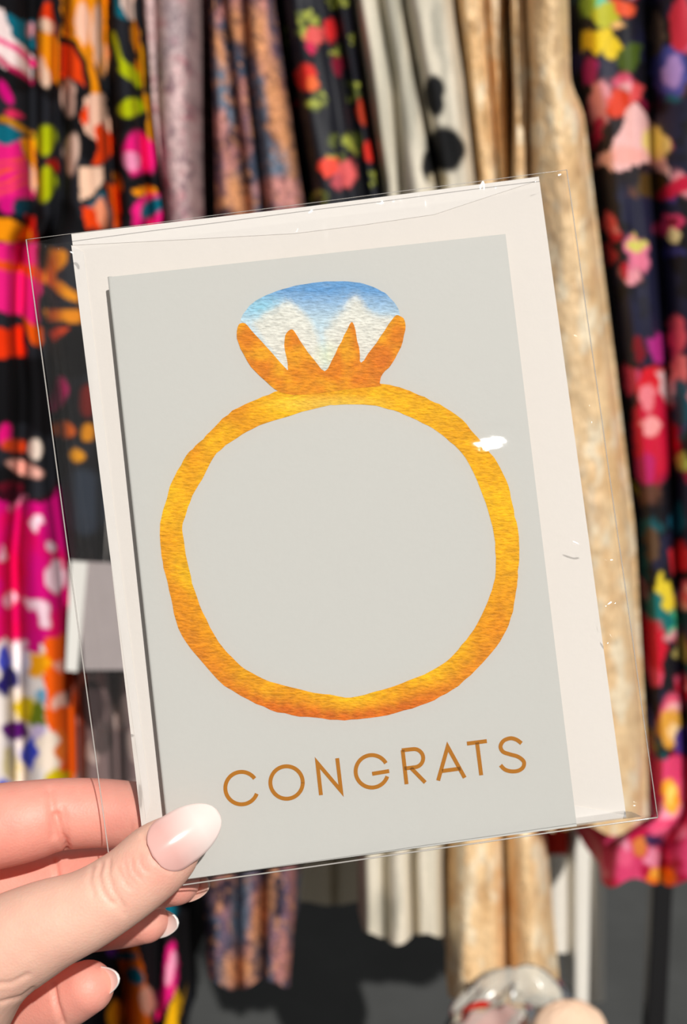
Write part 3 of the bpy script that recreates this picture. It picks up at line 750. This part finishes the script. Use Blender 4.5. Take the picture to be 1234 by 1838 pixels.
def gem_col(x, y):
    st = fbm(x / 18, y / 7, 3, 31)
    k = np.clip((575 - y) / 55, 0, 1) * (0.75 + 0.5 * st)
    c = mixc((196, 218, 228), (104, 158, 208), np.clip(k, 0, 1))
    lt = np.clip(1 - np.hypot((x - 470) / 60, (y - 552) / 34), 0, 1)
    c = c * (1 - lt[:, None]) + lin((150, 206, 226)) * lt[:, None]
    def soft(P):
        s = 0
        for dx, dy in [(0, 0), (5, 0), (-5, 0), (0, 4), (0, -4), (8, 6), (-8, -6), (6, -6)]:
            s = s + in_poly(x + dx + 6 * (st - .5), y + dy + 6 * (st - .5), P)
        return s / 8.0
    w = np.maximum(soft(FL), soft(FR))
    c = c * (1 - w[:, None]) + lin((226, 225, 214)) * w[:, None]
    g = np.clip(1 - np.hypot((x - 588) / 30, (y - 640) / 34), 0, 1) * 0.7
    c = c * (1 - g[:, None]) + lin((226, 232, 190)) * g[:, None]
    return c * (0.92 + 0.14 * st[:, None])
patch('gemstone', rough_edge(GEM, 1.2, 21), gem_col, 0.00006, card)
SET = spline([(429, 582), (440, 580), (458, 600), (487, 632), (510, 658), (517, 664), (516, 652), (511, 619), (514, 598), (526, 592), (539, 610), (561, 642), (584, 666), (597, 645), (613, 613), (628, 584), (634, 580), (640, 603), (646, 632), (648, 651), (668, 626), (691, 593), (708, 568), (719, 567), (727, 575), (728, 593), (720, 623), (704, 652), (688, 671), (682, 687), (682, 693), (639, 697), (591, 703), (542, 709), (503, 704), (477, 684), (451, 658), (432, 626), (425, 600)], True, 3)
def set_col(x, y):
    st = fbm(x / 14 + y / 40, y / 6, 3, 41); big = fbm(x / 30, y / 30, 2, 44)
    c = mixc((222, 130, 10), (236, 164, 20), np.clip((big - 0.35) * 2.4, 0, 1))
    k = np.clip((x - 600) / 90, 0, 1) * np.clip((y - 600) / 60, 0, 1)
    c = c * (1 - 0.6 * k[:, None]) + lin((214, 106, 26)) * 0.6 * k[:, None]
    return c * (0.78 + 0.42 * st[:, None])
patch('ring_setting', rough_edge(SET, 1.2, 27), set_col, 0.00011, card)

# lettering: C O N G R A T S
SL = 620.0 / 1234.0
def Z(p): return np.array([(360 + a * SL, 1290 + b * SL) for a, b in p])
def arc(cx, cy, r, a0, a1, n=44):
    a = np.radians(np.linspace(a0, a1, n)); return list(zip(cx + r * np.cos(a), cy + r * np.sin(a)))
def stroke(pts, w):
    p = Z(pts); n = len(p); L, R = [], []
    for i in range(n):
        a = p[i] - p[i - 1] if i else p[1] - p[0]
        b = p[i + 1] - p[i] if i < n - 1 else a
        a = a / np.linalg.norm(a); b = b / np.linalg.norm(b)
        na = np.array([-a[1], a[0]]); nb = np.array([-b[1], b[0]])
        m = na + nb; m /= np.linalg.norm(m); s = 1 / max(0.30, m @ na)
        L.append(p[i] + m * w * s); R.append(p[i] - m * w * s)
    return np.array(L), np.array(R)
def letter(strokes, w=3.5):
    V, F = [], []; b = 0
    for s in strokes:
        L, R = stroke(s, w); n = len(L)
        A = on_card(L[:, 0], L[:, 1], 0.00009); B = on_card(R[:, 0], R[:, 1], 0.00009)
        lo = NW * 0.00006
        V += [A, B, A - lo, B - lo]
        for i in range(n - 1):
            F.append([b + i, b + i + 1, b + n + i + 1, b + n + i])
            F.append([b + i, b + 2 * n + i, b + 2 * n + i + 1, b + i + 1])
            F.append([b + n + i, b + n + i + 1, b + 3 * n + i + 1, b + 3 * n + i])
        b += 4 * n
    return mesh_obj('letter', np.concatenate(V), F, M_INK, card, False)
letter([arc(147, 248, 58, -36, -340)])
letter([arc(308, 228, 58, 0, 362, 60)])
letter([[(431, 273), (418, 158), (503, 258), (489, 141)]])
letter([arc(613, 188, 58, -30, -342, 50), [(614, 197), (675, 187)]])
letter([[(737, 234), (723, 112)], [(720, 113), (756, 109)] + [(p[0], p[1]) for p in arc(764, 141, 32.5, -100, 82, 26)] + [(729, 178)], [(752, 175), (804, 228)]])
letter([[(850, 221), (884, 100), (945, 211)], [(864, 187), (930, 178)]])
letter([[(953, 89), (1024, 80)], [(989, 85), (1004, 202)]])
letter([spline([(1148, 88), (1130, 75), (1108, 70), (1084, 79), (1073, 99), (1082, 118), (1106, 127), (1136, 136), (1156, 153), (1154, 173), (1136, 186), (1110, 188), (1088, 181), (1073, 166)], False, 5).tolist()])

# ------------------------------------------------------------------ clear sleeve
M_FILM = film_mat('clear_film', (236, 234, 230), 0.010, 0.055, 0.5, 0.0, 300)
M_SEAM = film_mat('film_seam', (240, 234, 226), 0.5, 0.15, 1.0)
SLV = np.array([(47, 430), (1018, 305), (1181, 1467), (205, 1606)], float)
sl = empty('clear_sleeve', on_card(700.0, 1540.0, 0.0))
tag(sl, 'clear cellophane sleeve around the card and envelope', 'sleeve')
def sleeve_uv(u, v):
    a = SLV[0] * (1 - u)[..., None] + SLV[1] * u[..., None]; b = SLV[3] * (1 - u)[..., None] + SLV[2] * u[..., None]
    p = a * (1 - v)[..., None] + b * v[..., None]
    return p[..., 0], p[..., 1]
def seg_d(x, y, pts):
    pts = np.asarray(pts, float); d = np.full(x.shape, 1e9)
    for p, q in zip(pts[:-1], pts[1:]):
        e = q - p; t = np.clip(((x - p[0]) * e[0] + (y - p[1]) * e[1]) / (e @ e), 0, 1)
        d = np.minimum(d, np.hypot(x - p[0] - t * e[0], y - p[1] - t * e[1]))
    return d
RIDGES = [([(70, 424), (84, 427), (96, 436), (112, 441), (128, 446)], 6, 0.0007), ([(968, 322), (990, 316), (1002, 309), (1018, 305)], 3, 0.0004),
          ([(1112, 1082), (1098, 1092), (1092, 1112), (1096, 1136), (1108, 1156)], 4, 0.0006), ([(1020, 968), (1036, 974), (1050, 982)], 3, 0.0005),
          ([(1096, 1006), (1112, 1004)], 4, 0.0006), ([(1128, 1450), (1146, 1448), (1160, 1452)], 4, 0.0006), ([(1040, 600), (1062, 720), (1070, 770)], 4, 0.0004),
          ([(166, 1286), (172, 1300), (174, 1312), (205, 1310), (240, 1304)], 4, 0.0005), ([(160, 1242), (195, 1238)], 3, 0.0003), ([(1100, 1160), (1130, 1340), (1150, 1440)], 6, 0.0005),
          ([(532, 418), (536, 446)], 3, 0.0002)]
nu, nv = 420, 560
U, Vv = np.meshgrid(np.linspace(0, 1, nu), np.linspace(0, 1, nv))
FXp, FYp = sleeve_uv(U, Vv)
edge = np.minimum(np.minimum(U, 1 - U), np.minimum(Vv, 1 - Vv) * 1.2)
k = np.clip(np.minimum(np.minimum(U, 1 - U) / 0.13, (1 - Vv) / 0.010), 0, 1); k = k * k * (3 - 2 * k)
hf = -0.0030 + 0.0039 * k
margin = np.clip(1 - edge / 0.16, 0, 1)
hf = hf + 0.0006 * margin * np.clip(edge / 0.02, 0, 1) * (fbm(FXp / 40, FYp / 120, 3, 71) - 0.5) * 2 + 0.00005 * (fbm(FXp / 70, FYp / 70, 2, 73) - 0.5)
for pts, w, h in RIDGES:
    d = seg_d(FXp, FYp, pts); hf = hf + h * np.exp(-(d / w) ** 2) * np.clip(edge / 0.01, 0, 1)
# small dents and creases in the film, shaped to mirror the sun into the camera
def dent(px, py, lu, lv, ang, wob=0.0):
    global hf
    gp = on_card(float(px), float(py), 0.0009); vd = CAM - gp; vd /= np.linalg.norm(vd)
    hh = SUN + vd; hh /= np.linalg.norm(hh)
    tx = on_card(px + 1.0, float(py), 0.0009) - gp; ty = on_card(float(px), py + 1.0, 0.0009) - gp
    lx, ly = np.linalg.norm(tx), np.linalg.norm(ty)
    sx = -(hh @ tx) / lx / (hh @ NW); sy = -(hh @ ty) / ly / (hh @ NW)
    dx = FXp - px; dy = FYp - py
    ca, sa = math.cos(math.radians(ang)), math.sin(math.radians(ang))
    qu = (dx * ca + dy * sa) / lu; qv = (-dx * sa + dy * ca) / lv
    win = np.exp(-(qu ** 2 + qv ** 2) ** 2 / 1.6)
    h0 = hf.ravel()[np.argmin((dx ** 2 + dy ** 2).ravel())]
    hf = hf * (1 - win) + (h0 + sx * dx * lx + sy * dy * ly) * win + wob * win * (fbm(FXp / 6, FYp / 6, 2, 75) - 0.5)
dent(878, 797, 48, 27, -20, 0.000025)
for d in [(84, 440, 17, 11, 10), (106, 446, 16, 10, 30), (127, 452, 13, 9, 10), (1064, 724, 5, 8, 0), (1067, 757, 5, 7, 0), (1104, 1005, 8, 6, -20), (1035, 974, 20, 5, 24), (1101, 1083, 12, 5, -20), (1101, 1142, 5, 16, -25), (1142, 1450, 12, 5, -5), (1010, 308, 9, 4, -20)]:
    dent(*d, 0.000006)
base = on_card(FXp, FYp, 0.0)
V = base + NW * hf[..., None]
mesh_obj('front_film', V.reshape(-1, 3), grid_faces(nv, nu)[:, ::-1], M_FILM, sl)
nu2, nv2 = 120, 160
U2, V2 = np.meshgrid(np.linspace(0, 1, nu2), np.linspace(0, 1, nv2))
X2, Y2 = sleeve_uv(U2, V2)
e2 = np.minimum(np.minimum(U2, 1 - U2), np.minimum(V2, 1 - V2)); k2 = np.clip(np.minimum(np.minimum(U2, 1 - U2) / 0.045, (1 - V2) / 0.012), 0, 1)
Vb = on_card(X2, Y2, 0.0) - NW * (0.0031 + 0.0039 * k2 * k2 * (3 - 2 * k2) + 0.0002 * fbm(X2 / 50, Y2 / 90, 2, 77) * np.clip(e2 / .05, 0, 1))[..., None]
mesh_obj('back_film', Vb.reshape(-1, 3), grid_faces(nv2, nu2), M_FILM, sl)
def seam(u0, v0, u1, v1, r):
    t = np.linspace(0, 1, 60); x, y = sleeve_uv(u0 + (u1 - u0) * t, v0 + (v1 - v0) * t)
    V, F = tube(on_card(x, y, -0.00305) + NW * (0.0001 * np.sin(t * 21))[:, None], r, 8)
    mesh_obj('seam', V, F, M_SEAM, sl)
seam(0, 0, 0, 1, 0.00017); seam(1, 0, 1, 1, 0.00013); seam(0, 0, 1, 0, 0.00007); seam(0, 1, 1, 1, 0.0002)

# ------------------------------------------------------------------ hand
def finger_surface(ch, n=28, flat=1.0):
    """ch: rows (px, py, depth, radius mm); one closed tapering skin tube with round ends."""
    ch = np.asarray(ch, float)
    P = at_depth(ch[:, 0], ch[:, 1], ch[:, 2]); R = ch[:, 3] / 1000.0
    Q = spline(np.concatenate([P, R[:, None]], 1), False, 8)
    P, R = Q[:, :3], Q[:, 3]
    t0 = P[0] - P[1]; t0 /= np.linalg.norm(t0); t1 = P[-1] - P[-2]; t1 /= np.linalg.norm(t1)
    a = np.linspace(0, math.pi / 2, 8)[1:]
    a = np.append(a[:-1], math.pi / 2 - 0.05)
    P = np.concatenate([[P[0] + t0 * R[0] * math.sin(x) for x in a[::-1]], P, [P[-1] + t1 * R[-1] * math.sin(x) for x in a]])
    R = np.concatenate([[R[0] * math.cos(x) for x in a[::-1]], R, [R[-1] * math.cos(x) for x in a]])
    return tube(P, R, n)
THUMB = [(-190, 1900, .306, 21), (-110, 1815, .301, 17.5), (-30, 1728, .2955, 13.6), (72, 1668, .2925, 11.2), (157, 1632, .2915, 9.5), (229, 1587, .2915, 8.8), (285, 1540, .2925, 8.7), (322, 1511, .2945, 7.2), (342, 1500, .2958, 5.6)]
INDEX = [(-330, 1590, .333, 14.5), (-160, 1500, .326, 12), (-40, 1488, .3225, 11.3), (45, 1474, .3225, 10.6), (105, 1462, .3245, 9.5), (180, 1459, .3255, 9.0), (260, 1464, .3245, 8.4), (330, 1470, .3215, 6.6)]
MIDDLE = [(-350, 1680, .340, 14.5), (-170, 1610, .342, 11.5), (-30, 1598, .342, 10.4), (70, 1588, .341, 9.6), (150, 1580, .339, 9.0), (240, 1580, .332, 8.4), (316, 1581, .3225, 6.4)]
RING = [(-350, 1770, .346, 13.5), (-190, 1720, .352, 11), (-40, 1690, .353, 10), (70, 1668, .351, 9), (160, 1656, .346, 8.2), (225, 1652, .340, 7.4), (262, 1652, .336, 6.2)]
PINKY = [(-340, 1870, .342, 12.5), (-190, 1862, .344, 10), (-60, 1850, .342, 9.4), (40, 1822, .337, 8.8), (110, 1794, .330, 8.2), (158, 1772, .3255, 7.0)]
PALM = [[(-330, 1600, .335, 16), (-560, 1830, .335, 19), (-760, 2050, .335, 24)], [(-350, 1690, .341, 16), (-570, 1880, .338, 20), (-760, 2060, .335, 24)],
        [(-350, 1780, .345, 15), (-570, 1930, .339, 19), (-770, 2090, .335, 24)], [(-340, 1865, .342, 14), (-560, 1990, .337, 18), (-770, 2110, .333, 24)],
        [(-190, 1900, .306, 21), (-400, 1980, .318, 25), (-740, 2100, .333, 25)], [(-330, 1610, .333, 14), (-220, 1760, .322, 15), (-190, 1880, .310, 18)],
        [(-740, 2070, .335, 25), (-950, 2290, .336, 25), (-1150, 2500, .338, 28)], [(-730, 2110, .332, 24), (-960, 2340, .334, 25), (-1150, 2550, .336, 28)]]
VV, FF, b = [], [], 0
for ch in [THUMB, INDEX, MIDDLE, RING, PINKY] + PALM:
    v, f = finger_surface(ch)
    VV.append(v); FF += [[i + b for i in q] for q in f]; b += len(v)
VV = np.concatenate(VV)
me = bpy.data.meshes.new('hand_rough'); me.from_pydata(VV.tolist(), [], FF); me.update()
tmp = bpy.data.objects.new('hand_rough', me); COL.objects.link(tmp)
md = tmp.modifiers.new('r', 'REMESH'); md.mode = 'VOXEL'; md.voxel_size = 0.0006; md.adaptivity = 0
ms = tmp.modifiers.new('s', 'SMOOTH'); ms.factor = 0.5; ms.iterations = 10
dg = bpy.context.evaluated_depsgraph_get()
hm = bpy.data.meshes.new_from_object(tmp.evaluated_get(dg))
bpy.data.objects.remove(tmp)
hm.name = 'hand'
nvh = len(hm.vertices)
HV = np.empty(nvh * 3); hm.vertices.foreach_get('co', HV); HV = HV.reshape(-1, 3)
HN = np.empty(nvh * 3); hm.vertices.foreach_get('normal', HN); HN = HN.reshape(-1, 3)
hx, hy, hd = project(HV)
face = -(HN @ FW)
def crease(pts, w, depth, d0, d1):
    global HV
    d = seg_d(hx, hy, pts)
    m = (hd > d0) & (hd < d1) & (face > 0.05)
    amt = np.where(m, depth * np.exp(-(d / w) ** 2), 0)
    HV = HV - HN * amt[:, None]
T0, T1 = 0.27, 0.3035
# thumb joint wrinkles, seen as short arcs across the thumb
for pts, w, dp in [([(182, 1550), (176, 1572), (184, 1600), (200, 1622)], 4.5, .00045), ([(196, 1545), (194, 1570), (204, 1600), (222, 1628)], 4.0, .00045),
                   ([(166, 1556), (160, 1580), (168, 1606)], 5, .0003), ([(212, 1560), (222, 1580), (236, 1596)], 3.5, .0003), ([(236, 1542), (238, 1562), (252, 1578)], 3.2, .00028), ([(250, 1536), (252, 1552), (264, 1566)], 3, .00025),
                   ([(224, 1550), (228, 1572), (244, 1588)], 3, .00025), ([(205, 1620), (222, 1640)], 5, .0003), ([(60, 1775), (40, 1790), (0, 1800)], 4, .0005), ([(50, 1750), (20, 1765), (-20, 1768)], 5, .0004)]:
    crease(pts, w, dp, T0, T1)
crease([(256, 1500), (268, 1522), (284, 1548), (304, 1562)], 4, .0004, T0, T1)
# index finger joint crease and middle finger lines
crease([(102, 1462), (106, 1482), (110, 1500), (120, 1522)], 6, .0016, .305, .3235)
crease([(90, 1420), (94, 1460), (96, 1500)], 7, .0006, .305, .3235)
crease([(112, 1450), (118, 1480), (122, 1508)], 5, .0004, .305, .3235)
crease([(95, 1770), (100, 1800), (112, 1836)], 5, .0010, .315, .345)
crease([(98, 1545), (102, 1570), (104, 1600)], 5, .0009, .325, .345)
# tone of the skin itself: fingers rosier than the back of the thumb
rosy = np.clip((hd - 0.300) / 0.012, 0, 1)
pad = np.exp(-(((hx - 270) / 60) ** 2 + ((hy - 1560) / 40) ** 2)) * (hd < .3035) * 0.5
mott = fbm(hx / 30, hy / 30, 3, 81)
kk = np.clip(0.15 + 0.75 * rosy + pad + 0.35 * (mott - 0.5), 0, 1)
skinc = lin((255, 202, 178)) * (1 - kk[:, None]) + lin((246, 164, 146)) * kk[:, None]
hm.vertices.foreach_set('co', HV.ravel())
ca_ = hm.color_attributes.new('Print', 'FLOAT_COLOR', 'POINT')
c4 = np.ones((nvh, 4)); c4[:, :3] = skinc
ca_.data.foreach_set('color', c4.ravel())
hm.polygons.foreach_set('use_smooth', [True] * len(hm.polygons))
hm.update()
m, nt, b_, out = new_mat('skin')
at_ = N(nt, 'ShaderNodeAttribute'); at_.attribute_name = 'Print'
nt.links.new(at_.outputs['Color'], b_.inputs['Base Color'])
b_.inputs['Roughness'].default_value = 0.5
b_.inputs['Specular IOR Level'].default_value = 0.45
b_.inputs['Subsurface Weight'].default_value = 0.25
b_.inputs['Subsurface Radius'].default_value = (1.0, 0.32, 0.18)
b_.inputs['Subsurface Scale'].default_value = 0.0035
tc = N(nt, 'ShaderNodeTexCoord'); vo = N(nt, 'ShaderNodeTexVoronoi'); vo.inputs['Scale'].default_value = 1500
nz = N(nt, 'ShaderNodeTexNoise'); nz.inputs['Scale'].default_value = 500
bp = N(nt, 'ShaderNodeBump'); bp.inputs['Strength'].default_value = 0.12; bp.inputs['Distance'].default_value = 0.0004
ad = N(nt, 'ShaderNodeMath', operation='ADD')
nt.links.new(tc.outputs['Object'], vo.inputs['Vector']); nt.links.new(tc.outputs['Object'], nz.inputs['Vector'])
nt.links.new(vo.outputs['Distance'], ad.inputs[0]); nt.links.new(nz.outputs['Fac'], ad.inputs[1])
nt.links.new(ad.outputs[0], bp.inputs['Height']); nt.links.new(bp.outputs['Normal'], b_.inputs['Normal'])
hm.materials.clear(); hm.materials.append(m)
hand = bpy.data.objects.new('hand', hm); COL.objects.link(hand)
tag(hand, 'light-skinned left hand with long pale nails pinching the lower corner of the card', 'hand')

M_NAIL = printed('nail_polish', 0.18, 0.6, 0.02, 300, 0.02)
def nail(base, tip, up, wid, length_over, thick=0.0005, arch=0.0016, side_curve=0.0022, colours=None):
    """base/tip: world points at cuticle and free edge on the nail's ridge; up: outward direction."""
    base = np.asarray(base); tip = np.asarray(tip); ax = tip - base; Ln = np.linalg.norm(ax); ax = ax / Ln
    up = np.asarray(up, float); up = up - ax * (up @ ax); up /= np.linalg.norm(up); sd_ = np.cross(ax, up)
    ns, nw = 34, 21
    s = np.linspace(0, 1, ns)[:, None]; w = np.linspace(-1, 1, nw)[None, :]
    # almond outline: rounded cuticle, straight sides, tapered rounded tip
    hw = wid / 2 * np.minimum(np.sqrt(np.clip(1 - ((0.30 - s) / 0.30).clip(0, 1) ** 2, 0, 1)) * 0.95 + 0.05, 1.0) * (1 - 0.10 * s) * np.sqrt(np.clip(1 - ((s - 0.45) / 0.555).clip(0, 1) ** 2.2, 0.0, 1))
    x = w * hw
    z = arch * (1 - (2 * s - 0.9) ** 2) - side_curve * (x / (wid / 2)) ** 2
    top = base + ax * (s * Ln)[..., None] + sd_ * x[..., None] + up * z[..., None]
    bot = top - up * thick
    V = np.concatenate([top.reshape(-1, 3), bot.reshape(-1, 3)]); n = ns * nw
    F = grid_faces(ns, nw).tolist() + (grid_faces(ns, nw)[:, ::-1] + n).tolist()
    for i in range(ns - 1):
        F.append([i * nw, (i + 1) * nw, n + (i + 1) * nw, n + i * nw]); F.append([i * nw + nw - 1, n + i * nw + nw - 1, n + (i + 1) * nw + nw - 1, (i + 1) * nw + nw - 1])
    for j in range(nw - 1):
        F.append([j, n + j, n + j + 1, j + 1]); q = (ns - 1) * nw
        F.append([q + j, q + j + 1, n + q + j + 1, n + q + j])
    sc = np.repeat(s, nw, 1).reshape(-1)
    k = np.clip((sc - colours[2]) / colours[3], 0, 1)[:, None]
    c = lin(colours[0]) * (1 - k) + lin(colours[1]) * k
    return mesh_obj('nail', V, F, M_NAIL, hand, True, np.concatenate([c, c]))
# thumb nail faces the camera
tb = at_depth(274.0, 1537.0, .2836); tt = at_depth(393.0, 1458.0, .2905)
nail(tb, tt, -FW + 0.10 * UP - 0.12 * RT, 0.0134, 0, 0.0006, 0.0012, 0.0034, [(240, 186, 176), (252, 232, 224), 0.25, 0.45])
WN = [(240, 214, 204), (250, 244, 238), 0.3, 0.15]
PN = [(236, 190, 172), (244, 206, 188), 0.4, 0.4]
# nails on the far side of the middle, ring and little finger
nail(at_depth(290.0, 1582.0, .3335), at_depth(378.0, 1584.0, .3225), FW + 0.3 * RT, 0.0105, 0, 0.0006, 0.001, 0.0030, PN)
nail(at_depth(240.0, 1650.0, .3475), at_depth(322.0, 1652.0, .335), FW + 0.7 * RT + 0.2 * UP, 0.0098, 0, 0.0006, 0.001, 0.0026, WN)
nail(at_depth(140.0, 1770.0, .3375), at_depth(216.0, 1752.0, .3205), FW + 0.9 * RT + 0.1 * UP, 0.0092, 0, 0.0006, 0.001, 0.0024, WN)
nail(at_depth(290.0, 1470.0, .3315), at_depth(390.0, 1476.0, .3265), FW, 0.011, 0, 0.0006, 0.001, 0.0030, PN)
